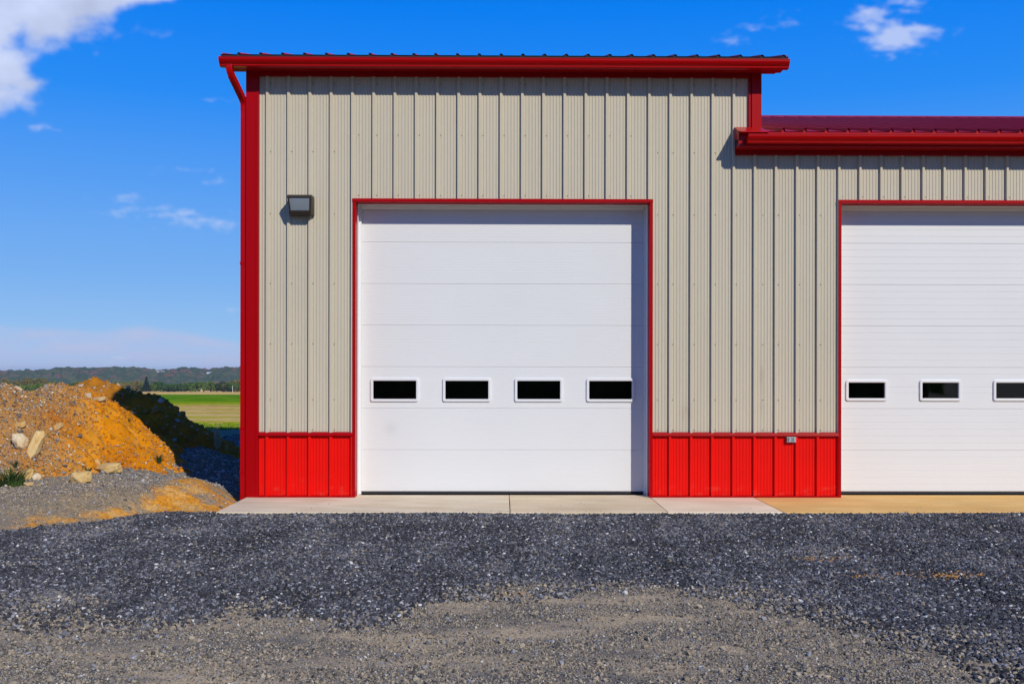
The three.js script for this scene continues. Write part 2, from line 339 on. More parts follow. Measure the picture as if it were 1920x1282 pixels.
overheadDoor(D2, [4.03, 4.85, 5.67, 6.49], 0.415, 0.185, 'white sectional door with broad grooves under the low red roof', 0.0762);

// eaves: deck, fascia, soffit boards, gutter, roof sheets
const gutterOutline = (z, y) => [[0, 0.078], [0, 0.004], [0.006, 0], [0.072, 0], [0.078, 0.004], [0.08, 0.018], [0.09, 0.026], [0.103, 0.04], [0.113, 0.056], [0.116, 0.066], [0.116, 0.079], [0.12, 0.081], [0.12, 0.086], [0.106, 0.086], [0.106, 0.074], [0.09, 0.07]].map(([a, b]) => [z + a, y + b]);
function eave(x0, x1, soffitY, top, gx0, gx1, back) {
  const fz = 0.222;
  const deck = part('roof_deck', sweepX([[0.2, top(0.2) - 0.004], [back - 0.3, top(back - 0.3) - 0.004], [back - 0.3, top(back - 0.3) - 0.1], [0.2, top(0.2) - 0.1]], x0, x1), M.trim, building);
  part('fascia', box(x0, x1, soffitY - 0.004, top(fz) - 0.012, 0.2, fz), M.gutter, building);
  const soffit = part('soffit', box(x0 + 0.001, x1 - 0.001, soffitY + 0.012, soffitY + 0.02, 0.0, 0.2), M.soffit, building);
  const board = box(0, 0.112, 0, 0.011, 0.001, 0.199);
  for (let x = x0 + 0.002; x + 0.112 < x1; x += 0.118) part('soffit_board', board, M.soffit, soffit).position.set(x, soffitY, 0);
  part('gutter', sweepX(gutterOutline(fz + 0.001, top(0.345) - 0.108), gx0, gx1), M.gutter, building);
  return deck;
}
const tallDeck = eave(-2.955, 3.005, EAVE, tallTop, -2.968, 3.012, TALL_BACK);
const lowDeck = eave(2.5, END + 0.2, LOW_EAVE, lowTop, 2.575, END + 0.2, BACK);
part('eave_flashing', sweepX([[0.0, lowTop(0) + 0.002], [0.31, lowTop(0.31) + 0.002], [0.316, lowTop(0.31) - 0.012], [0.02, lowTop(0) + 0.028], [0.0, lowTop(0) + 0.03]], 2.5, TALL + 0.012), M.gutter, building);
function roofSheets(deck, x0, x1, top, edge, len, mat, filler, rib) {
  const bits = [];
  for (let n = -3; n < 60; n++) {
    const a = Math.max(RIB0 + n * PITCH - 0.024, x0), b = Math.min(RIB0 + (n + 1) * PITCH - 0.024, x1);
    if (b - a < 0.01) continue;
    const prof = stripProfile(a, b, rib);
    const m = part('roof_panel', sheet(prof, 0, len), mat, deck);
    m.position.set(0, top(edge), edge); m.rotation.x = -(Math.PI / 2 - ANG);
    bits.push([a, b, prof]);
  }
  // fills gaps under the sheet ends; near-black on the tall roof as painted shade
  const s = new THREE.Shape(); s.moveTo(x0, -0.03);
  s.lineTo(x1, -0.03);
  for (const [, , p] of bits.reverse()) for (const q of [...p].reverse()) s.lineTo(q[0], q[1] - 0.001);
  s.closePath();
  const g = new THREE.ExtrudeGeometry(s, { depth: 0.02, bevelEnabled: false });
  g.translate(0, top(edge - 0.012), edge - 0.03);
  part('rib_gap_fill', g, filler, deck);
}
roofSheets(tallDeck, -2.953, 3.003, tallTop, 0.315, 3.5, M.roof, M.gapShade, 0.019);
roofSheets(lowDeck, TALL + 0.014, END + 0.19, lowTop, 0.3, 5.85, M.roof, M.gutter, 0.034);
part('ridge_cap', sweepX([[BACK + 0.16, lowTop(BACK + 0.16) + 0.012], [BACK - 0.1, lowTop(BACK - 0.1) + 0.05], [BACK - 0.34, lowTop(BACK) - 0.03], [BACK - 0.34, lowTop(BACK) - 0.05], [BACK - 0.1, lowTop(BACK - 0.1) + 0.025], [BACK + 0.16, lowTop(BACK + 0.16) - 0.004]], TALL, END + 0.2), M.trim, building);
for (const [x0, x1] of [[-2.966, -2.955], [3.005, 3.016]]) part('rake_trim', sweepX([[0.2, tallTop(0.2) + 0.02], [TALL_BACK - 0.3, tallTop(TALL_BACK - 0.3) + 0.02], [TALL_BACK - 0.3, tallTop(TALL_BACK - 0.3) - 0.13], [0.2, tallTop(0.2) - 0.13]], x0, x1), M.trim, building);
{ // downspout with its elbow and straps
  const shape = new THREE.Shape(); const w = 0.031, d = 0.038, r = 0.008;
  shape.moveTo(-w + r, -d); shape.lineTo(w - r, -d); shape.quadraticCurveTo(w, -d, w, -d + r); shape.lineTo(w, d - r); shape.quadraticCurveTo(w, d, w - r, d); shape.lineTo(-w + r, d); shape.quadraticCurveTo(-w, d, -w, d - r); shape.lineTo(-w, -d + r); shape.quadraticCurveTo(-w, -d, -w + r, -d);
  const pipe = new THREE.ExtrudeGeometry(shape, { depth: 4.36, bevelEnabled: false, curveSegments: 3 });
  pipe.rotateX(-Math.PI / 2); pipe.translate(-2.793, -0.1, -0.03);
  const spout = part('downspout', pipe, M.gutter, building);
  const P = [[-2.868, 4.575, 0.265], [-2.868, 4.52, 0.265], [-2.856, 4.46, 0.235], [-2.83, 4.38, 0.14], [-2.806, 4.3, 0.03], [-2.794, 4.24, -0.02], [-2.793, 4.16, -0.03]].map((p) => new THREE.Vector3(...p));
  const curve = new THREE.CatmullRomCurve3(P, false, 'catmullrom', 0.4), rings = 26, pts = shape.getPoints(3).slice(0, -1), pos = [], idx = [];
  for (let i = 0; i <= rings; i++) { // keep the square section upright while it sweeps
    const c = curve.getPointAt(i / rings), t = curve.getTangentAt(i / rings), side = new THREE.Vector3(1, 0, 0).addScaledVector(t, -t.x).normalize(), up = new THREE.Vector3().crossVectors(t, side);
    const k = i % 2 && i > 3 && i < 22 ? 0.93 : 1.03; // crimped bends
    for (const p of pts) { const v = c.clone().addScaledVector(side, p.x * k).addScaledVector(up, p.y * k); pos.push(v.x, v.y, v.z); }
  }
  const n = pts.length;
  for (let i = 0; i < rings; i++) for (let k = 0; k < n; k++) { const a = i * n + k, b = i * n + ((k + 1) % n); idx.push(a, b, a + n, b, b + n, a + n); }
  const g = new THREE.BufferGeometry(); g.setAttribute('position', new THREE.Float32BufferAttribute(pos, 3)); g.setIndex(idx); g.computeVertexNormals();
  part('elbow', g, M.gutter, spout);
  for (const y of [0.72, 2.5, 0.25]) part('strap', box(-2.827, -2.76, y, y + 0.03, -0.075, 0.012), M.trim, spout);
}

// ------------------------------------------------------------------ ground heights
const BORDER = [[-2.74, 1.02], [-3.2, 1.06], [-3.45, 1.23], [-3.73, 1.75], [-4.29, 2.2], [-5.5, 2.9], [-7.5, 3.6], [-14, 4.5]];
function borderZ(x) { for (let i = 1; i < BORDER.length; i++) if (x >= BORDER[i][0]) return lerp(BORDER[i - 1][1], BORDER[i][1], (x - BORDER[i - 1][0]) / (BORDER[i][0] - BORDER[i - 1][0])); return BORDER[BORDER.length - 1][1]; }
function groundY(x, z) {
  let y = -0.022 + fbm(x * 0.5, z * 0.5, 3.3, 3) * 0.02;
  if (x < -2.5) {
    const d = borderZ(Math.min(x, -2.76)) - z + noise(x * 2.2, z * 2.2, 4) * 0.08; // distance behind the toe of the bank
    const crest = 0.215 + fbm(x * 1.2, z * 1.2, 8, 3) * 0.05;
    let up = smooth(-0.05, 0.95, d) * smooth(-2.74, -3.42, x) * crest;
    up += smooth(0.15, 0.5, d) * smooth(-2.72, -3.0, x) * smooth(-3.9, -3.1, x) * 0.045;
    const back = smooth(-0.1, -1.3, z + (x + 3.2) * 0.9 * (x > -4.2 ? 1 : 0) - (x > -4.2 ? 0 : 0.9)); // falls away behind the crest beside the wall
    up *= 1 - back * smooth(-4.6, -3.7, x);
    y += up + (x > -4.6 ? fbm(x * 4, z * 4, 2, 3) * 0.03 * smooth(0, 0.4, d) : 0);
    y -= smooth(0.6, -0.4, z) * smooth(-3.5, -2.9, x) * 0.12;
  }
  if (z < -8) y -= (-8 - z) * 0.016;
  if (z < 1.18 && x > LEFT - 0.02) y = Math.min(y, -0.13); // dug out under the concrete
  return y;
}
const fieldY = (z) => (z > -11 ? -0.09 - smooth(-11, -7, z) * 0.5 : -0.09 - (-11 - z) * 0.0178);

// ------------------------------------------------------------------ apron of concrete slabs
function concreteMap(tint, dusty, seed) {
  return texture(512, 256, (i, j) => {
    const x = i / 160, y = j / 160, v = 1 + fbm(x * 1.6, y * 2.4, seed, 5) * 0.28 + noise(x * 70, y * 70, seed) * 0.05;
    const sweep = clamp(0.5 + fbm(x * 1.2 + y * 2, y * 5 - x * 1.5, seed + 5, 4) * 1.6);
    const grit = fbm(x * 30, y * 30, seed + 2, 3) > 0.3 ? 0.82 : 1;
    return mix3(tint, dusty, sweep).map((c) => c * v * grit);
  }, true);
}
const apron = structure('concrete_apron', box(LEFT - 0.02, END + 2, -0.16, -0.112, -0.2, 1.14), std([0.4, 0.36, 0.3], 0.9));
const slabs = [[-2.757, 0.075, [0.68, 0.56, 0.38], [0.8, 0.7, 0.54], 1], [0.075, 1.6, [0.66, 0.52, 0.33], [0.76, 0.64, 0.46], 2], [1.6, 2.72, [0.78, 0.63, 0.44], [0.82, 0.7, 0.54], 3], [2.72, END + 2, [0.74, 0.44, 0.15], [0.8, 0.54, 0.23], 4]];
for (const [x0, x1, tint, dusty, seed] of slabs) {
  const t = concreteMap(tint, dusty, seed * 3.7); t.repeat.set(1 / 3.2, 1 / 1.6);
  const w = x1 - x0 - 0.008, s = new THREE.Shape([[0, 0], [w, 0], [w, 1.33], [0, 1.33]].map((p) => new THREE.Vector2(...p)));
  const g = new THREE.ExtrudeGeometry(s, { depth: 0.1, bevelEnabled: true, bevelThickness: 0.006, bevelSize: 0.004, bevelOffset: -0.004, bevelSegments: 2 });
  g.rotateX(Math.PI / 2); g.translate(x0 + 0.004, -0.006, -0.19);
  part('concrete_slab', g, matte([1, 1, 1], { map: t }), apron);
}

// ------------------------------------------------------------------ gravel yard
const EDGE = [[-9, 5.4], [-4, 5.15], [-2.6, 5.0], [-2.2, 5.3], [-1.75, 5.32], [-1.5, 5.0], [-1.2, 5.05], [-0.85, 5.28], [-0.62, 5.12], [-0.3, 4.5], [0, 4.45], [0.3, 4.52], [0.6, 4.45], [1.2, 4.52], [1.6, 4.7], [1.95, 5.35], [2.2, 5.75], [2.6, 6.05], [9, 7]];
function edgeZ(x) { for (let i = 1; i < EDGE.length; i++) if (x <= EDGE[i][0]) return lerp(EDGE[i - 1][1], EDGE[i][1], (x - EDGE[i - 1][0]) / (EDGE[i][0] - EDGE[i - 1][0])); return 7; }
// 0 in loose dark gravel, 1 in packed tan grit
function packed(x, z) { const soft = 0.24 + 0.3 * smooth(-1.5, -2.3, x) + 0.55 * smooth(0.9, 2.0, x); return smooth(-soft, soft, z - edgeZ(x) + fbm(x * 1.7, z * 2.6, 5, 5) * 0.95); }
const onBank = (x, z) => (x < -2.7 ? smooth(-0.04, 0.06, borderZ(Math.min(x, -2.76)) - z + noise(x * 7, z * 7, 4) * 0.1) : 0);
function orangeAt(x, z) { // raw orange clay showing through the bank
  const d = borderZ(Math.min(x, -2.76)) - z;
  const hump = smooth(-3.85, -3.25, x) * smooth(-0.9, 0.2, z) * 1.15;
  const toe = smooth(0.75, 0.1, d) * 0.62 + smooth(-4.1, -3.6, x) * smooth(0.6, 0.15, d) * 0.35;
  return smooth(0.36, 0.86, Math.max(hump, toe) * (0.75 + fbm(x * 2.3, z * 2.8, 12, 4) * 1.3) + fbm(x * 7, z * 11, 6, 4) * 0.75);
}
const GX0 = -15, GX1 = 13, GZ0 = -13, GZ1 = 10;
const speck = rng(404);
const groundMap = texture(1792, 1536, (i, j) => {
  const x = lerp(GX0, GX1, (i + 0.5) / 1792), z = lerp(GZ1, GZ0, (j + 0.5) / 1536);
  const fine = noise(x * 55, z * 55, 1) * 0.5 + noise(x * 23, z * 23, 9) * 0.5, v = 1 + fine * 0.4;
  const bank = onBank(x, z);
  let c;
  if (bank > 0.5 || z < 0.5) {
    const n = fbm(x * 1.4, z * 1.4, 4, 4);
    c = mix3([0.19, 0.17, 0.145], [0.34, 0.25, 0.14], clamp(0.4 + n * 1.6));
    c = mix3(c, mix3([0.58, 0.24, 0.022], [0.62, 0.38, 0.13], clamp(0.3 + fbm(x * 4, z * 6, 44, 3) * 2)), orangeAt(x, z) * bank);
  } else {
    const p = packed(x, z), dust = clamp(0.4 + fbm(x * 1.1, z * 2.6, 14, 4) * 2.6), dirt = mix3([0.16, 0.138, 0.108], [0.5, 0.38, 0.225], dust);
    c = mix3([0.04, 0.041, 0.048], dirt, p);
    const spot = smooth(0.26, 0.42, fbm(x * 2.1, z * 5, 21, 3)) * smooth(1.0, 2.4, x) * smooth(3.2, 4, z) * smooth(5.3, 4.6, z);
    c = mix3(c, [0.4, 0.2, 0.05], spot * 0.8);
  }
  const w = v * (0.7 + speck() * 0.6);
  return c.map((k) => k * w);
}, true);
{
  const step = 0.09, nx = Math.round((GX1 - GX0) / step), nz = Math.round((GZ1 - GZ0) / step), pos = [], uv = [], idx = [];
  for (let j = 0; j <= nz; j++) for (let i = 0; i <= nx; i++) { const x = lerp(GX0, GX1, i / nx), z = lerp(GZ1, GZ0, j / nz); pos.push(x, groundY(x, z), z); uv.push(i / nx, j / nz); }
  for (let j = 0; j < nz; j++) for (let i = 0; i < nx; i++) { const a = j * (nx + 1) + i, b = a + 1, c = a + nx + 1, d = c + 1; idx.push(a, b, d, a, d, c); }
  const g = new THREE.BufferGeometry(); g.setAttribute('position', new THREE.Float32BufferAttribute(pos, 3)); g.setAttribute('uv', new THREE.Float32BufferAttribute(uv, 2)); g.setIndex(idx); g.computeVertexNormals();
  structure('gravel_yard', g, matte([1, 1, 1], { map: groundMap }));
}
{ // ground-in grit under the near yard, one grain to a few millimetres
  const X0 = -4.4, X1 = 4.8, Z0 = 4.0, Z1 = 7.6, r = rng(611);
  const grit = texture(2048, 1024, (i, j) => {
    const x = lerp(X0, X1, (i + 0.5) / 2048), z = lerp(Z1, Z0, (j + 0.5) / 1024), p = packed(x, z);
    const n = fbm(x * 1.1, z * 2.6, 14, 4), dust = clamp(0.42 + n * 2.6 + fbm(x * 7, z * 11, 15, 3) * 0.7), t = r();
    let c = mix3([0.2, 0.17, 0.13], [0.58, 0.44, 0.26], dust);
    if (t < 0.3 - dust * 0.22) c = [0.07, 0.068, 0.07]; else if (t > 0.93) c = [0.5, 0.46, 0.4]; else if (t > 0.8) c = [0.26, 0.25, 0.25];
    const v = 0.78 + r() * 0.44;
    return mix3([0.045, 0.046, 0.054], c, p).map((k) => k * v);
  }, true);
  const nx = 120, nz = 50, pos = [], uv = [], idx = [];
  for (let j = 0; j <= nz; j++) for (let i = 0; i <= nx; i++) { const x = lerp(X0, X1, i / nx), z = lerp(Z1, Z0, j / nz); pos.push(x, groundY(x, z) + 0.004, z); uv.push(i / nx, j / nz); }
  for (let j = 0; j < nz; j++) for (let i = 0; i < nx; i++) { const a = j * (nx + 1) + i, b = a + 1, c = a + nx + 1, d = c + 1; idx.push(a, b, d, a, d, c); }
  const g = new THREE.BufferGeometry(); g.setAttribute('position', new THREE.Float32BufferAttribute(pos, 3)); g.setAttribute('uv', new THREE.Float32BufferAttribute(uv, 2)); g.setIndex(idx); g.computeVertexNormals();
  structure('packed_grit', g, matte([1, 1, 1], { map: grit }));
}
function stoneGeometry(seed, detail = 0) {
  const r = rng(seed), g = mergeVertices(new THREE.IcosahedronGeometry(1, detail).deleteAttribute('normal').deleteAttribute('uv')), p = g.attributes.position;
  for (let i = 0; i < p.count; i++) { const k = 0.5 + r() * 0.8; p.setXYZ(i, p.getX(i) * k, p.getY(i) * k, p.getZ(i) * k); }
  const out = g.toNonIndexed(); out.computeVertexNormals(); return out;
}
function scatter(name, parent, list, seed, material) { // list: [x, y, z, size, flatness, [r, g, b]]
  const kinds = 4, r = rng(seed), sets = Array.from({ length: kinds }, () => []);
  list.forEach((s, i) => sets[i % kinds].push(s));
  const q = new THREE.Quaternion(), e = new THREE.Euler(), m = new THREE.Matrix4(), c = new THREE.Color(), objs = [];
  sets.forEach((set, k) => {
    const im = new THREE.InstancedMesh(stoneGeometry(seed + k * 17), material, set.length);
    set.forEach(([x, y, z, s, f, col], i) => {
      q.setFromEuler(e.set((r() - 0.5) * 1.7, r() * 6.28, (r() - 0.5) * 1.7));
      m.compose(new THREE.Vector3(x, y, z), q, new THREE.Vector3(s * (0.75 + r() * 0.7), s * f, s * (0.6 + r() * 0.45)));
      im.setMatrixAt(i, m); im.setColorAt(i, c.setRGB(...col));
    });
    shade(im); im.userData.kind = 'stuff'; objs.push(im);
  });
  objs.forEach((im) => { im.name = parent === scene ? numbered(name) : name; parent.add(im); });
  return objs;
}
const stoneMat = matte([1, 1, 1], { roughness: 0.8, specularIntensity: 0.35 });
const CLAY = [[2.3, 3.5, 0.18, 0.05], [2.4, 4.14, 0.09, 0.05], [3.0, 4.14, 0.16, 0.1], [2.7, 4.07, 0.06, 0.04], [0.02, 4.62, 0.1, 0.03]];
function greyStone(r, x, z) {
  for (const [cx, cz, rx, rz] of CLAY) if (r() < 0.5 * Math.exp(-(((x - cx) / rx) ** 2) - ((z - cz) / rz) ** 2)) return [0.38 + r() * 0.1, 0.23, 0.08];
  const worn = fbm(x * 2.2, z * 0.55, 51, 3) + fbm(x * 0.7, z * 1.6, 57, 3) * 0.8, t = r(); // streaks where wheels have ground the stone to dust
  if (t > 0.987) return [0.62, 0.61, 0.6];
  if (t > 0.92) return [0.27, 0.275, 0.31];
  if (t > 0.88 - Math.max(0, worn) * 0.5) return [0.24, 0.205, 0.165];
  const v = (0.032 + r() * r() * 0.17) * clamp(1 + worn * 1.1, 0.65, 1.7); return [v * 0.98, v, v * 1.17];
}
function tanStone(r) {
  const t = r();
  if (t > 0.985) return [0.6, 0.58, 0.54];
  if (t > 0.9) return [0.28, 0.28, 0.3];
  if (t > 0.36) { const v = 0.22 + r() * 0.17; return [v * 1.12, v * 0.93, v * 0.68]; }
  const v = 0.05 + r() * 0.13; return [v * 1.06, v * 0.98, v * 0.92];
}
{
  const r = rng(71), list = [];
  for (let k = 0; k < 560000; k++) {
    const z = 1.06 + Math.pow(r(), 0.9) * 6.3, half = (10.9 - z) * 0.56 + 0.6, x = (r() * 2 - 1) * half + 0.1;
    if (onBank(x, z) > 0.5 || (z < 1.15 && x > LEFT - 0.03)) continue;
    const p = packed(x, z), far = smooth(4.4, 1.4, z);
    if (r() < p) {
      const clump = 0.5 - fbm(x * 1.1, z * 2.6, 14, 4) * 1.1 + fbm(x * 2.4, z * 3.4, 31, 4) * 1.5;
      if (r() > clamp(clump, 0.1, 0.85)) continue;
      const s = r() < 0.012 ? 0.009 + r() * 0.009 : 0.0026 + r() * r() * 0.0072;
      list.push([x, groundY(x, z) + 0.004 + s * 0.3, z, s, 0.6 + r() * 0.3, tanStone(r)]);
    } else {
      const s = 0.0062 + r() * r() * 0.0115 + far * 0.0018 + smooth(2, 4.4, x + (z - 4) * 0.5) * r() * 0.006;
      list.push([x, groundY(x, z) + s * 0.35 + r() * 0.008, z, s, 0.55 + r() * 0.4, p > 0.2 && r() < 0.3 ? tanStone(r) : greyStone(r, x, z)]);
    }
  }
  for (let k = 0; k < 150; k++) { const x = -2.6 + r() * 8.6, z = 1.13 - Math.pow(r(), 4) * 0.8; if (fbm(x * 1.3, 2, 2, 3) < 0.02) continue; const s = 0.002 + r() * r() * 0.006; list.push([x, s * 0.35, z, s, 0.6, greyStone(r, x, z)]); }
  scatter('gravel', scene, list, 5, stoneMat).forEach((im) => tag(im, 'loose blue grey crushed stone spread over the yard', 'gravel'));
}

// ------------------------------------------------------------------ soil mounds
function ridgeHeight(x, z, ridge, slope) {
  let best = -9;
  for (let i = 0; i + 1 < ridge.length; i++) {
    const [ax, ay, az] = ridge[i], [bx, by, bz] = ridge[i + 1], dx = bx - ax, dz = bz - az, t = clamp(((x - ax) * dx + (z - az) * dz) / (dx * dx + dz * dz));
    const d = Math.hypot(x - ax - dx * t, z - az - dz * t), h = lerp(ay, by, t) - slope * ((d * d) / (d + 0.22));
    const k = clamp(0.5 + (0.5 * (h - best)) / 0.05); best = lerp(best, h, k) + 0.05 * k * (1 - k);
  }
  return best;
}
const RIDGE_A = [[-9.5, 1.15, -0.9], [-7.2, 1.2, -0.9], [-5.9, 1.24, -1.0], [-5.63, 1.1, -1.4], [-5.58, 1.21, -1.9], [-5.54, 1.1, -2.4], [-5.61, 0.96, -3.2], [-6.0, 0.85, -4.4]];
const RIDGE_B = [[-8.2, 0.8, -5.4], [-6.9, 1.02, -5.3], [-6.48, 1.25, -5.2], [-6.3, 1.17, -5.2], [-6.05, 1.08, -5.2], [-5.6, 0.93, -5.15], [-5.23, 0.72, -5.05], [-4.94, 0.57, -4.9], [-4.67, 0.43, -4.75], [-4.44, 0.3, -4.7]];
function lumps(x, z, amp) { const gully = Math.abs(noise(x * 1.9 + z * 1.3, z * 1.1 - x * 0.6, 5)); return (fbm(x * 1.6, z * 1.6, 7, 3) * 0.18 + (gully - 0.25) * 0.22 - Math.max(0, 0.12 - Math.abs(noise(x * 2.9 + 7, z * 2.9 + x, 15))) * 0.5 + fbm(x * 6, z * 6, 3, 4) * 0.13) * amp + Math.abs(noise(x * 13, z * 13, 6)) * 0.035 + noise(x * 27, z * 27, 2) * 0.016; }
const moundA = (x, z) => { const h = ridgeHeight(x, z, RIDGE_A, 0.86); return h + lumps(x, z, smooth(1.25, 0.85, h) * 0.9 + 0.35) - 0.03; };
const moundB = (x, z) => { const h = ridgeHeight(x, z, RIDGE_B, 0.8); return h + lumps(x + 30, z, smooth(1.2, 0.7, h) * 0.6 + 0.4); };
const surfaceY = (x, z) => Math.max(groundY(x, z), moundA(x, z), moundB(x, z));
const clayA = (x, y, z) => {
  const n = fbm(x * 1.5, z * 1.5, y * 1.5 + 3, 4), f = fbm(x * 9, z * 9, y * 9, 3);
  const grey = smooth(-4.75, -5.4, x - (z + 0.6) * 0.25 + n * 0.8);
  let c = mix3([0.68, 0.265, 0.006], [0.46, 0.145, 0.005], clamp(0.4 + n * 1.8 + f * 0.9));
  c = mix3(c, [0.72, 0.36, 0.055], smooth(0.05, 0.4, fbm(x * 3, z * 3, y * 3 + 9, 4)) * 0.8);
  c = mix3(c, [0.33, 0.185, 0.075], grey * 0.75);
  return c.map((k) => k * (1 + f * 0.5));
};
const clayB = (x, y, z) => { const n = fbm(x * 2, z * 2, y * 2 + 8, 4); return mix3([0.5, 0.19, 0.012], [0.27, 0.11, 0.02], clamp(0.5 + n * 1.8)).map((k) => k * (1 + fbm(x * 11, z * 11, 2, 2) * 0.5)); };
function moundGeometry(x0, x1, z0, z1, step, height, paint) {
  const nx = Math.round((x1 - x0) / step), nz = Math.round((z1 - z0) / step), pos = [], col = [], idx = [], keep = [];
  for (let j = 0; j <= nz; j++) for (let i = 0; i <= nx; i++) {
    const x = lerp(x0, x1, i / nx), z = lerp(z1, z0, j / nz), y = height(x, z), gy = groundY(x, z);
    pos.push(x, Math.max(y, gy - 0.25), z); col.push(...paint(x, y, z)); keep.push(y > gy - 0.14);
  }
  for (let j = 0; j < nz; j++) for (let i = 0; i < nx; i++) { const a = j * (nx + 1) + i, b = a + 1, c = a + nx + 1, d = c + 1; if (keep[a] || keep[b] || keep[c] || keep[d]) idx.push(a, b, d, a, d, c); }
  const g = new THREE.BufferGeometry(); g.setAttribute('position', new THREE.Float32BufferAttribute(pos, 3)); g.setAttribute('color', new THREE.Float32BufferAttribute(col, 3)); g.setIndex(idx); g.computeVertexNormals();
  return g;
}
const soil = matte([1, 1, 1], { vertexColors: true });
const pileA = meshThing('soil_mound', moundGeometry(-9.6, -3.4, -5.6, 1.6, 0.035, moundA, clayA), soil, 'heap of orange clay mixed with grey gravel and pale rocks', 'soil mound', 'soil mounds beside the garage');
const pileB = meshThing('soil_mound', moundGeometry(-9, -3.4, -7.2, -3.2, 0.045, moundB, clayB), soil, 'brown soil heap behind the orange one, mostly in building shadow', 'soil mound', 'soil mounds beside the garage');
{
  const r = rng(22), a = [], b = [], bank = [];
  for (let k = 0; k < 150000; k++) {
    const x = -7.4 + r() * 3.8, z = -3.6 + r() * 4.9, y = moundA(x, z);
    if (y < groundY(x, z) - 0.01) continue;
    const grey = clamp(smooth(-4.75, -5.3, x - (z + 0.6) * 0.25 + fbm(x * 1.5, z * 1.5, y + 3, 3) * 0.7) + smooth(0.65, 0.25, y) * 0.45);
    if (r() > 0.16 + grey * 0.84) continue;
    if (r() > 0.3 + grey * 0.7) { const cs = 0.006 + r() * r() * 0.024, cc = clayA(x, y, z), cv = 0.75 + r() * 0.4; a.push([x, y, z, cs, 0.8, cc.map((q) => q * cv)]); continue; }
    const t = r(), s = r() < 0.02 ? 0.014 + r() * 0.016 : 0.0045 + r() * r() * 0.012;
    const col = t > 0.9 ? [0.6, 0.52, 0.4] : t > 0.7 ? [0.3, 0.25, 0.22] : t > 0.42 ? [0.17, 0.125, 0.1] : [0.46, 0.24, 0.07];
    a.push([x, y + s * 0.2, z, s, 0.6 + r() * 0.4, col]);
  }
  for (let k = 0; k < 2600; k++) {
    const x = -7.6 + r() * 3.8, z = -6 + r() * 2.6, y = moundB(x, z); if (y < groundY(x, z)) continue;
    const s = r() < 0.12 ? 0.03 + r() * 0.05 : 0.01 + r() * 0.02; b.push([x, y, z, s, 0.7, r() > 0.8 ? [0.42, 0.37, 0.33] : [0.36, 0.16, 0.03]]);
  }
  for (let k = 0; k < 170000; k++) {
    const x = -8 + r() * 5.3, z = -3.6 + r() * 6.2; if (onBank(x, z) < 0.5) continue;
    const y = groundY(x, z); if (moundA(x, z) > y + 0.02 || moundB(x, z) > y) continue;
    const o = orangeAt(x, z); if (r() < o * 0.86) continue;
    const t = r(), s = r() < 0.006 ? 0.012 + r() * 0.014 : 0.003 + r() * r() * 0.008;
    bank.push([x, y + s * 0.3, z, s, 0.65, t > 0.94 ? [0.62, 0.57, 0.48] : t > 0.8 ? [0.32, 0.31, 0.32] : t > 0.4 ? [0.38, 0.28, 0.17] : [0.17, 0.155, 0.145]]);
  }
  for (let k = 0; k < 9000; k++) { // rubble on the shaded strip beside the wall
    const x = -4.9 + r() * 2.1, z = -8 + r() * 7.4, y = groundY(x, z); if (moundB(x, z) > y || moundA(x, z) > y) continue;
    const s = 0.01 + r() * r() * 0.03; bank.push([x, y + s * 0.3, z, s, 0.6, r() > 0.8 ? [0.4, 0.39, 0.4] : [0.19, 0.18, 0.18]]);
  }
  scatter('pebbles', pileA, a, 41, stoneMat); scatter('clods', pileB, b, 42, stoneMat);
  scatter('bank_gravel', scene, bank, 43, stoneMat).forEach((im) => tag(im, 'grey and tan pebbles strewn over the orange bank', 'gravel'));
}

// ------------------------------------------------------------------ rocks
function rockGeometry(seed) {
  const r = rng(seed), g = mergeVertices(new THREE.IcosahedronGeometry(1, 9).deleteAttribute('normal').deleteAttribute('uv')), p = g.attributes.position, planes = [];
  for (let k = 0; k < 13; k++) { const u = r() * 2 - 1, a = r() * 6.28, s = Math.sqrt(1 - u * u); planes.push([s * Math.cos(a), u, s * Math.sin(a), 0.62 + r() * 0.3]); }
  for (const [x, y, z] of [[1, 0, 0], [-1, 0, 0], [0, 1, 0], [0, -1, 0], [0, 0, 1], [0, 0, -1]]) planes.push([x + (r() - 0.5) * 0.3, y + (r() - 0.5) * 0.3, z + (r() - 0.5) * 0.3, 0.74]);
  const col = [];
  for (let i = 0; i < p.count; i++) {
    const x = p.getX(i), y = p.getY(i), z = p.getZ(i); let d = 1.05;
    for (const [a, b, c, h] of planes) { const k = a * x + b * y + c * z; if (k > 0.05) d = Math.min(d, h / k); }
    d *= 1 + fbm(x * 2.5 + seed, y * 2.5, z * 2.5, 4) * 0.12 + Math.abs(noise(x * 7 + seed, y * 7, z * 7)) * 0.06; p.setXYZ(i, x * d, y * d, z * d);
    const t = clamp(0.5 + fbm(x * 1.8, y * 1.8 + seed, z * 1.8, 4) * 1.5), c = mix3([0.85, 0.7, 0.46], [1, 0.95, 0.84], t); col.push(...mix3(c, [0.75, 0.42, 0.13], smooth(0.05, 0.3, fbm(x * 4, y * 4, z * 4 + seed, 4)) * 0.85));
  }
  g.setAttribute('color', new THREE.Float32BufferAttribute(col, 3));
  return toCreasedNormals(g, 0.6);
}
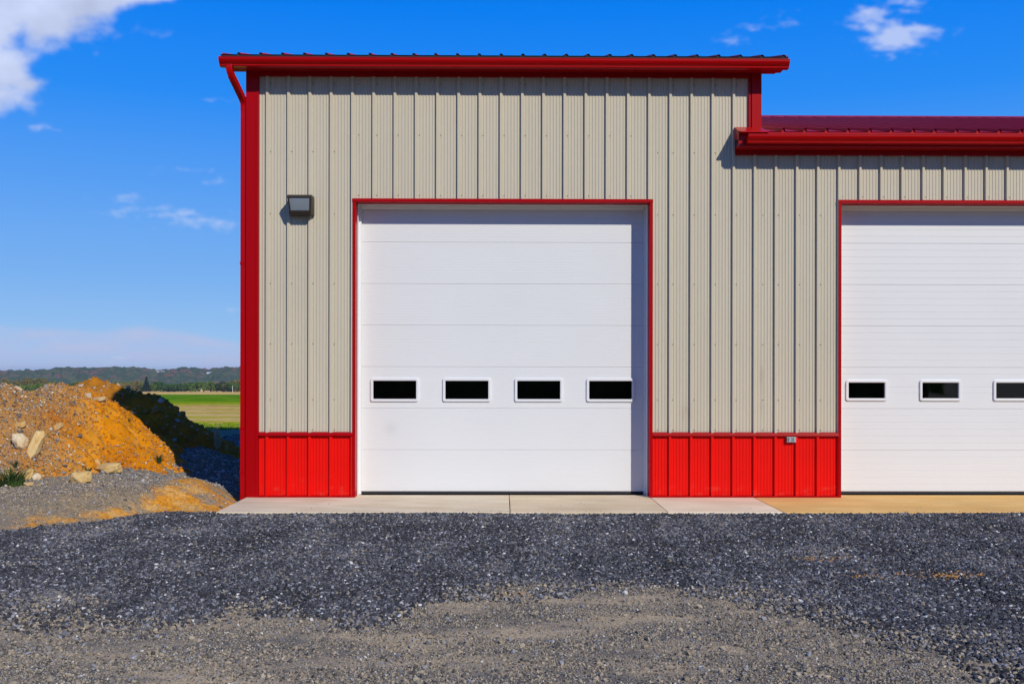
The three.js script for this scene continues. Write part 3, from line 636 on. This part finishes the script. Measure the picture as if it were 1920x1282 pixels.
// [x, z, width, height, depth, turn, lean, rgb, label, sink]
const ROCKS = [
  [-5.17, -0.3, 0.15, 0.38, 0.15, 0.3, -0.28, [0.74, 0.6, 0.36], 'tall pale boulder leaning out of the pebbly side of the mound', 0.05],
  [-5.3, -0.24, 0.17, 0.17, 0.15, 1.1, 0.3, [0.8, 0.72, 0.58], 'chalky white broken rock beside the tall pale boulder', 0.03],
  [-4.4, 0.3, 0.28, 0.15, 0.17, 0.15, 0.05, [0.74, 0.58, 0.32], 'squared yellow block at the foot of the mound', 0.02],
  [-4.5, -0.72, 0.34, 0.13, 0.18, -0.15, 0.06, [0.74, 0.58, 0.32], 'long flat yellow slab at the foot of the mound', 0.015],
  [-5.09, 0.02, 0.15, 0.12, 0.12, 0.8, 0.2, [0.7, 0.54, 0.28], 'yellow stone just behind the round white stone', 0.015],
  [-4.97, 0.07, 0.095, 0.085, 0.09, 0.4, 0, [0.8, 0.73, 0.63], 'round white stone below the pebbly slope', 0.01],
  [-4.8, 0.62, 0.13, 0.045, 0.08, 0.1, 0, [0.72, 0.58, 0.38], 'thin flat stone next to the big grass tuft', 0.004],
  [-5.23, -2.25, 0.19, 0.07, 0.13, 0.2, 0.1, [0.62, 0.52, 0.36], 'flat pale slab on the crest below the dark heap', 0.01],
  [-5.35, -2.14, 0.1, 0.09, 0.1, 0.9, 0.1, [0.62, 0.57, 0.5], 'small whitish rock on the crest next to the flat slab', 0.01],
  [-5.72, -1.05, 0.13, 0.06, 0.1, 0.3, -0.3, [0.68, 0.6, 0.48], 'pale slab lying on top of the pebbly end of the mound', 0.02],
  [-4.72, -0.9, 0.075, 0.1, 0.06, 0.6, 0.5, [0.74, 0.5, 0.22], 'narrow ochre stone standing above the long slab', 0.015],
  [-5.44, -0.55, 0.13, 0.075, 0.1, 0.6, 0.3, [0.64, 0.46, 0.22], 'small tan ledge stone above the tall pale boulder', 0.015],
  [-5.15, -0.85, 0.13, 0.08, 0.11, 0.2, 0.4, [0.62, 0.46, 0.26], 'jutting tan rock halfway up the orange slope', 0.01],
  [-4.34, -4.45, 0.12, 0.36, 0.13, 0.3, 0.05, [0.42, 0.36, 0.29], 'upright stone standing in the shade by the brown heap', 0.05],
];
const rockShapes = [301, 302, 303, 304].map(rockGeometry);
ROCKS.forEach(([x, z, w, h, d, turn, lean, rgb, label, sink], i) => {
  const m = meshThing('rock', rockShapes[i % 4], matte(rgb, { vertexColors: true }), label, 'rock', 'rocks on and below the mound');
  m.scale.set(w / 1.8, h / 1.7, d / 1.8); m.rotation.set(0, turn, lean); m.position.set(x, surfaceY(x, z) + h / 2 - sink, z);
});

// ------------------------------------------------------------------ grass tufts and weeds
function bladeTuft(seed, count, height, spread, width) {
  const r = rng(seed), pos = [];
  for (let k = 0; k < count; k++) {
    const a = r() * 6.28, rad = Math.sqrt(r()) * spread * 0.45, lean = (0.25 + r() * 0.9) * spread, h = height * (0.45 + r() * 0.55), b = a + (r() - 0.5) * 1.4, w = width * (0.6 + r() * 0.7);
    const sx = -Math.sin(b) * w, sz = Math.cos(b) * w; let px = Math.cos(a) * rad, pz = Math.sin(a) * rad, py = -0.02;
    for (let s = 1; s <= 3; s++) {
      const t = s / 3, nx = Math.cos(a) * rad + Math.cos(b) * lean * t * t, nz = Math.sin(a) * rad + Math.sin(b) * lean * t * t, ny = h * (t - 0.22 * t * t), w0 = 1 - (s - 1) / 3, w1 = s === 3 ? 0.05 : 1 - s / 3;
      pos.push(px - sx * w0, py, pz - sz * w0, px + sx * w0, py, pz + sz * w0, nx + sx * w1, ny, nz + sz * w1, px - sx * w0, py, pz - sz * w0, nx + sx * w1, ny, nz + sz * w1, nx - sx * w1, ny, nz - sz * w1);
      px = nx; pz = nz; py = ny;
    }
  }
  const g = new THREE.BufferGeometry(); g.setAttribute('position', new THREE.Float32BufferAttribute(pos, 3)); g.computeVertexNormals(); return g;
}
const leafy = (rgb) => { const m = new THREE.MeshPhysicalMaterial({ roughness: 0.95, specularIntensity: 0.2, side: THREE.DoubleSide, transmission: 0.35, thickness: 0 }); m.color.setRGB(...rgb); return m; };
const grassMat = leafy([0.075, 0.13, 0.03]), weedMat = leafy([0.035, 0.085, 0.03]), dryMat = leafy([0.36, 0.3, 0.14]);
const TUFTS = [[-4.95, 0.66, 170, 0.29, 0.24, 0.007, grassMat, 'big green grass tuft at the foot of the mound'], [-5.26, -0.04, 30, 0.09, 0.05, 0.007, weedMat, 'small green weed on the pebbly slope above the grass tuft'], [-4.75, -0.67, 40, 0.11, 0.09, 0.007, weedMat, 'dark green weed growing above the squared yellow block'], [-4.87, 0.5, 30, 0.12, 0.12, 0.004, dryMat, 'dry straw coloured grass beside the yellow stone'], [-5.0, -2.56, 40, 0.14, 0.12, 0.008, weedMat, 'green weed on the mound where its sunlit side meets the shade'], [-4.27, -1.63, 40, 0.12, 0.1, 0.008, weedMat, 'green weed in the shade at the low end of the mound']];
TUFTS.forEach(([x, z, n, h, s, w, mat, label], i) => { const m = meshThing('grass_tuft', bladeTuft(500 + i, n, h, s, w), mat, label, 'grass'); m.position.set(x, surfaceY(x, z), z); });

// ------------------------------------------------------------------ field behind
const fieldMap = texture(512, 2048, (i, j) => { // u across 50 m, v is 0..1 of field rows: strips sown across the slope
  const u = i / 512, v = j / 2048, d = 9 * Math.pow(60, v), n = fbm(u * 16, v * 70, 3, 5), m = fbm(u * 4, v * 26, 8, 4), fine = noise(u * 90, v * 500, 1) + noise(u * 200, v * 900, 6);
  const green = [0.2, 0.36, 0.012], straw = [0.74, 0.5, 0.2], olive = [0.46, 0.42, 0.02], deep = [0.08, 0.23, 0.006], tan = [0.8, 0.52, 0.17];
  let c = mix3(green, [0.3, 0.42, 0.02], clamp(0.5 + n * 2));
  const rows = Math.sin(v * 120 + m * 4) * 0.5 + 0.5;
  let stubble = mix3(straw, olive, clamp(rows * 0.75 + n * 1.7 + m * 0.8));
  stubble = mix3(stubble, [0.7, 0.36, 0.13], clamp(fbm(u * 6, v * 30, 17, 3) * 2.2));
  c = mix3(c, stubble, smooth(15.5, 17.5, d + n * 2.5));
  c = mix3(c, mix3(olive, green, 0.5), smooth(52, 64, d + n * 12));
  c = mix3(c, mix3(deep, green, clamp(0.45 + n * 3)), smooth(66, 82, d + n * 14));
  c = mix3(c, [0.6, 0.55, 0.02], smooth(0.22, 0.4, fbm(u * 9, v * 60, 77, 3)) * smooth(60, 80, d) * 0.7);
  c = mix3(c, tan, smooth(205, 215, d));
  return c.map((k) => k * (1 + fine * 0.5));
}, true);
fieldMap.wrapT = THREE.ClampToEdgeWrapping;
{
  const zs = [12, 4, 0, -4, -7, -9]; for (let k = 1; k <= 60; k++) zs.push(-9 * Math.pow(60, k / 60)); zs.push(-700, -1000, -1600, -2600, -3600);
  const xs = []; for (let k = -40; k <= 40; k++) xs.push(Math.sign(k) * Math.pow(Math.abs(k) / 40, 2.2) * 3600 - 4);
  const pos = [], uv = [], idx = [], W = xs.length;
  zs.forEach((z) => xs.forEach((x) => { pos.push(x, z > -500 ? fieldY(z) : fieldY(-500) - (-500 - z) * 0.012, z); uv.push(x / 50, clamp(Math.log(Math.max(9, -z) / 9) / Math.log(60), 0.001, 0.999)); }));
  for (let j = 0; j + 1 < zs.length; j++) for (let i = 0; i + 1 < W; i++) { const a = j * W + i, b = a + 1, c = a + W, d = c + 1; idx.push(a, b, d, a, d, c); }
  // ground in front of and around the yard
  const g = new THREE.BufferGeometry(); g.setAttribute('position', new THREE.Float32BufferAttribute(pos, 3)); g.setAttribute('uv', new THREE.Float32BufferAttribute(uv, 2)); g.setIndex(idx); g.computeVertexNormals();
  structure('field', g, matte([1, 1, 1], { map: fieldMap, specularIntensity: 0 }));
  const g2 = new THREE.PlaneGeometry(7200, 3600, 1, 1); g2.rotateX(-Math.PI / 2); g2.translate(0, -0.6, 1811);
  structure('ground', g2, std([0.16, 0.15, 0.12], 0.95));
}
{ // grass along the near edge of the field
  const r = rng(90), n = 5200, g = bladeTuft(77, 10, 0.06, 0.08, 0.006), im = new THREE.InstancedMesh(g, matte([0.26, 0.42, 0.02], { side: THREE.DoubleSide }), n), m = new THREE.Matrix4(), q = new THREE.Quaternion(), up = new THREE.Vector3(0, 1, 0), c = new THREE.Color();
  for (let i = 0; i < n; i++) {
    const z = -9.4 - r() * 8.6, x = -11.5 + r() * 8, y = Math.max(fieldY(z), z > GZ0 && x > GX0 ? groundY(x, z) : -9), k = 0.7 + r() * 0.8;
    m.compose(new THREE.Vector3(x, y, z), q.setFromAxisAngle(up, r() * 6.28), new THREE.Vector3(k, k, k)); im.setMatrixAt(i, m);
    const t = r(); im.setColorAt(i, c.setRGB(0.8 + t * 0.7, 0.85 + t * 0.25, 0.7));
  }
  im.name = 'field_grass'; im.userData.kind = 'stuff'; shade(im); scene.add(im); tag(im, 'short green grass along the near edge of the field', 'grass');
}

// ------------------------------------------------------------------ trees of the far hedge
function crownGeometry(seed, leaves, size, shape) { // many leaf-clump faces through an uneven crown
  const r = rng(seed), pos = [], lobes = [];
  for (let k = 0; k < 9; k++) { const a = r() * 6.28, d = Math.sqrt(r()) * 0.62; lobes.push([Math.cos(a) * d, 0.2 + r() * 0.6, Math.sin(a) * d, 0.2 + r() * 0.2]); }
  for (let k = 0; k < leaves; k++) {
    let x, y, z;
    if (shape === 'cone') { y = 0.06 + Math.pow(r(), 1.3) * 0.94; const a = r() * 6.28, d = (1 - y) * 0.42 * (0.75 + 0.25 * Math.sin(y * 50)) * (0.55 + 0.45 * r()); x = Math.cos(a) * d; z = Math.sin(a) * d; }
    else { const l = lobes[Math.floor(r() * 9)], u = r() * 2 - 1, a = r() * 6.28, s = Math.sqrt(1 - u * u), d = l[3] * (0.6 + 0.45 * r()); x = l[0] + s * Math.cos(a) * d; y = l[1] + u * d * 0.9; z = l[2] + s * Math.sin(a) * d; y = Math.max(0.03, y); }
    const s = size * (0.6 + r() * 0.8), e = new THREE.Euler(r() * 6.28, r() * 6.28, r() * 6.28), v = [[-s, -s * 0.6, 0], [s, -s * 0.5, s * 0.2], [s * 0.7, s * 0.7, 0], [-s * 0.6, s * 0.8, -s * 0.2]].map((p) => new THREE.Vector3(...p).applyEuler(e));
    for (const i of [0, 1, 2, 0, 2, 3]) pos.push(x + v[i].x, y + v[i].y, z + v[i].z);
  }
  const g = new THREE.BufferGeometry(); g.setAttribute('position', new THREE.Float32BufferAttribute(pos, 3)); g.computeVertexNormals(); return g;
}
function trunkGeometry(seed) {
  const r = rng(seed), bits = [new THREE.CylinderGeometry(0.018, 0.04, 0.55, 7).translate(0, 0.22, 0)];
  for (let k = 0; k < 5; k++) { const g = new THREE.CylinderGeometry(0.006, 0.014, 0.4, 5); g.translate(0, 0.2, 0); g.rotateZ(0.35 + r() * 0.5); g.rotateY(r() * 6.28); g.translate(0, 0.28 + r() * 0.2, 0); bits.push(g); }
  return mergeGeometries(bits);
}
const bark = std([0.12, 0.09, 0.065], 0.95), crowns = [601, 602, 603].map((s) => crownGeometry(s, 900, 0.06)), cone = crownGeometry(610, 900, 0.045, 'cone'), trunks = [1, 2, 3].map(trunkGeometry);
const leafTones = [[0.16, 0.24, 0.025], [0.11, 0.2, 0.02], [0.24, 0.2, 0.05], [0.06, 0.13, 0.02]].map(leafy);
const firTone = leafy([0.02, 0.045, 0.022]);
function tree(x, y, z, w, h, kind, tone, label, group) {
  const t = thing(kind === 'cone' ? 'fir_tree' : 'broadleaf_tree', label, 'tree', group);
  part('trunk', trunks[kind === 'cone' ? 0 : kind], bark, t); part('crown', kind === 'cone' ? cone : crowns[kind], kind === 'cone' ? firTone : leafTones[tone], t);
  t.position.set(x, y, z); t.scale.set(w, h, w); t.rotation.y = (x * 1.7) % 6.28;
  return t;
}
{
  const r = rng(14), z0 = -462;
  // bearings are the tangent of the angle off due north
  const row = [];
  for (let k = 0; k < 34; k++) row.push([-0.47 + k * 0.0068 + (r() - 0.5) * 0.003, 3.4 + r() * 2.4, 5.5 + r() * 3.5, Math.floor(r() * 3), r() < 0.5 ? 0 : r() < 0.5 ? 1 : 3]);
  for (const [b, h, w, k, tone] of row) { const z = z0 - r() * 18; tree(b * (10.74 - z), fieldY(z), z, w, h, k, tone, 'low leafy tree in the hedge across the far side of the field', 'hedge trees across the field'); }
  for (const [b, h, w] of [[-0.272, 6.2, 8], [-0.263, 5.8, 7], [-0.371, 6, 7]]) tree(b * 480, fieldY(-468), -468, w, h, Math.floor(r() * 3), 2, 'taller olive brown tree rising above the hedge across the field', 'taller hedge trees');
  for (const [b, h, w] of [[-0.477, 7.6, 7], [-0.46, 7, 6], [-0.49, 7, 6]]) tree(b * 480, fieldY(-468), -468, w, h, Math.floor(r() * 3), 2, 'round tree seen over the dip in the orange mound', 'trees behind the mound');
  tree(-0.3565 * 470, fieldY(-459), -459, 6.5, 7, 'cone', 0, 'dark pointed fir tree standing above the hedge');
  for (const [b, h] of [[-0.2705, 2.9], [-0.302, 1.5]]) { const p = thing('field_post', 'thin pale post standing in front of the far hedge', 'post', 'pale posts by the hedge'); const g = part('pole', new THREE.CylinderGeometry(0.12, 0.14, h, 8).translate(0, h / 2, 0), std([0.6, 0.6, 0.56], 0.8), p); part('cap', new THREE.ConeGeometry(0.17, 0.16, 8).translate(0, h + 0.08, 0), g.material, p); p.position.set(b * 464, fieldY(-453), -453); }
}

// ------------------------------------------------------------------ wooded hill
const HZ = -1500;
function hillTop(b) { const p = [[-1.6, -40], [-0.9, -24], [-0.6, -9], [-0.52, -6], [-0.475, -1.5], [-0.42, 2.4], [-0.38, 3.2], [-0.36, 2.2], [-0.34, -0.2], [-0.325, 0.2], [-0.31, 2.2], [-0.297, -1.0], [-0.287, 0.6], [-0.265, 3.4], [-0.2, 5], [0.1, 4], [0.6, -2], [1.6, -30]]; for (let i = 1; i < p.length; i++) if (b <= p[i][0]) return lerp(p[i - 1][1], p[i][1], smooth(p[i - 1][0], p[i][0], b)); return -30; }
function hillY(x, z) { const b = x / 1510, top = hillTop(b) - 6, t = clamp((HZ + 330 - z) / 330); return lerp(-30, top, Math.pow(smooth(0, 1, t), 0.9)) + fbm(x * 0.012, z * 0.012, 4, 3) * 7 * t - Math.max(0, HZ - z) * 0.03; }
{
  const nx = 130, nz = 26, pos = [], idx = [];
  for (let j = 0; j <= nz; j++) for (let i = 0; i <= nx; i++) { const x = -1900 + (i / nx) * 3600, z = HZ + 340 - (j / nz) * 560; pos.push(x, hillY(x, z), z); }
  for (let j = 0; j < nz; j++) for (let i = 0; i < nx; i++) { const a = j * (nx + 1) + i, b = a + 1, c = a + nx + 1, d = c + 1; idx.push(a, b, d, a, d, c); }
  const g = new THREE.BufferGeometry(); g.setAttribute('position', new THREE.Float32BufferAttribute(pos, 3)); g.setIndex(idx); g.computeVertexNormals();
  structure('hill', g, matte([0.05, 0.06, 0.035]));
  const blob = new THREE.IcosahedronGeometry(1, 2), bp = blob.attributes.position;
  for (let i = 0; i < bp.count; i++) { const x = bp.getX(i), y = bp.getY(i), z = bp.getZ(i), k = 1 + fbm(x * 1.7, y * 1.7, z * 1.7, 3) * 0.75; bp.setXYZ(i, x * k, y * k, z * k); }
  blob.computeVertexNormals();
  const r = rng(33), n = 7600, im = new THREE.InstancedMesh(blob, matte([1, 1, 1]), n), m = new THREE.Matrix4(), q = new THREE.Quaternion(), up = new THREE.Vector3(0, 1, 0), c = new THREE.Color();
  for (let i = 0; i < n; i++) {
    const z = HZ + 320 - Math.pow(r(), 0.85) * 345, b = -0.72 + r() * 0.62, x = b * 1510, s = 4.2 + r() * 3.6, clearing = Math.abs(b + 0.293) < 0.007 && z < HZ + 120 ? 0.3 : 1;
    m.compose(new THREE.Vector3(x, hillY(x, z) + s * 0.45, z), q.setFromAxisAngle(up, r() * 6.28), new THREE.Vector3(s * clearing, s * (0.9 + r() * 0.5) * clearing, s * clearing)); im.setMatrixAt(i, m);
    const t = r(); c.setRGB(...(t > 0.82 ? [0.13, 0.08, 0.05] : t > 0.55 ? [0.075, 0.095, 0.035] : [0.045, 0.07, 0.03])); im.setColorAt(i, c);
  }
  im.name = 'hill_woods'; im.userData.kind = 'stuff'; shade(im); scene.add(im); tag(im, 'dense mixed woods covering the distant hill', 'woods');
  function house(b, y, w, h, d, label) {
    const t = thing('house', label, 'house', 'white houses on the hill'), wall = std([0.8, 0.8, 0.78], 0.7);
    part('wall', box(-w / 2, w / 2, 0, h, -d / 2, d / 2), wall, t);
    part('roof', sweepX([[-d / 2 - 0.5, h], [0, h + d * 0.32], [d / 2 + 0.5, h], [d / 2 + 0.5, h - 0.25], [-d / 2 - 0.5, h - 0.25]], -w / 2 - 0.5, w / 2 + 0.5), std([0.5, 0.5, 0.5], 0.7), t);
    for (let k = 0; k < 3; k++) { const x = (-0.3 + k * 0.3) * w; part('window', box(x - 0.6, x + 0.6, h * 0.35, h * 0.75, d / 2 + 0.003, d / 2 + 0.06), std([0.06, 0.07, 0.09], 0.2), t); }
    t.position.set(b * 1416, y, HZ + 95); return t;
  }
  house(-0.2925, -6.2, 10, 5, 8, 'larger white house in a clearing on the wooded hill');
  house(-0.3455, -4.4, 4, 3.4, 5, 'small white house among the trees along the hill crest').position.y += 2;
  house(-0.3405, -4.4, 4, 3.4, 5, 'small white house among the trees along the hill crest').position.y += 2;
}

scene.fog = new THREE.FogExp2(new THREE.Color().setRGB(0.62, 0.74, 0.95), 0.00016);

// ------------------------------------------------------------------ woodland across the yard, mirrored in the door glass
{
  const r = rng(8);
  for (let k = 0; k < 12; k++) tree(-16 + k * 3.1 + (r() - 0.5) * 1.5, -1.4, 36 + r() * 7, 6.5 + r() * 2, 7 + r() * 4, k % 3, [0, 3, 1, 0][k % 4], 'leafy tree of the wood facing the garage doors', 'trees facing the garage');
}

// ------------------------------------------------------------------ wall light and outlet box
{
  const t = thing('wall_light', 'bronze wall pack light with clear lens on the tan siding', 'wall light');
  const dark = std([0.035, 0.026, 0.02], 0.45), w = 0.128;
  const side = [[0.02, 0.1], [0.185, 0.1], [0.205, 0.086], [0.205, 0.074], [0.15, -0.078], [0.13, -0.1], [0.02, -0.1]];
  const g = sweepX(side, -w, w), p = g.attributes.position; // sides draw in towards the foot
  for (let i = 0; i < p.count; i++) if (p.getY(i) < 0 && p.getZ(i) > 0.05) p.setX(i, p.getX(i) * 0.88);
  g.computeVertexNormals();
  part('housing', g, dark, t);
  const lens = (x, y) => { const k = (0.074 - y) / 0.152; return [x * (1 - 0.12 * k), y, 0.205 - 0.055 * k]; };
  const grid = (inset, out, nx, ny) => {
    const pos = [], idx = [];
    for (let j = 0; j <= ny; j++) for (let i = 0; i <= nx; i++) { const [x, y, z] = lens(lerp(-w + inset, w - inset, i / nx), lerp(-0.062, 0.06, j / ny)); const bulge = Math.sin((i / nx) * Math.PI) ** 0.5 * Math.sin((j / ny) * Math.PI) ** 0.5 * out; pos.push(x, y, z + 0.003 + bulge); }
    for (let j = 0; j < ny; j++) for (let i = 0; i < nx; i++) { const a = j * (nx + 1) + i; idx.push(a, a + 1, a + nx + 2, a, a + nx + 2, a + nx + 1); }
    const q = new THREE.BufferGeometry(); q.setAttribute('position', new THREE.Float32BufferAttribute(pos, 3)); q.setIndex(idx); q.computeVertexNormals(); return q;
  };
  part('reflector', grid(0.02, 0.001, 6, 4), std([0.42, 0.44, 0.47], 0.4, { metalness: 0.3 }), t);
  const glass = new THREE.MeshPhysicalMaterial({ roughness: 0.08, transmission: 1, thickness: 0, ior: 1.5 }); glass.color.setRGB(0.85, 0.9, 0.93);
  part('lens', grid(0.016, 0.012, 14, 10), glass, t);
  part('mounting_plate', box(-0.1, 0.1, -0.085, 0.085, 0.0045, 0.02), dark, t);
  for (const y of [-0.06, 0.07]) part('hinge_bolt', new THREE.CylinderGeometry(0.007, 0.007, 0.012, 8).rotateZ(Math.PI / 2).translate(w * (y < 0 ? 0.9 : 1) + 0.004, y, 0.1), std([0.2, 0.11, 0.05], 0.6), t);
  t.position.set(-2.152, 3.122, 0.0);
}
{
  const t = thing('outlet_box', 'small grey metal outlet box under the red wainscot ledge', 'outlet'), steel = std([0.5, 0.51, 0.52], 0.4, { metalness: 0.5 });
  part('case', box(-0.049, 0.049, -0.03, 0.03, 0.005, 0.042), steel, t);
  for (const x of [-0.024, 0.024]) { part('cover_flap', box(x - 0.021, x + 0.021, -0.026, 0.026, 0.0425, 0.05), steel, t); part('socket_face', box(x - 0.012, x - 0.004, -0.018, 0.02, 0.0505, 0.053), std([0.03, 0.03, 0.03], 0.6), t); }
  t.position.set(3.118, 0.625, 0);
}

renderer.render(scene, camera);
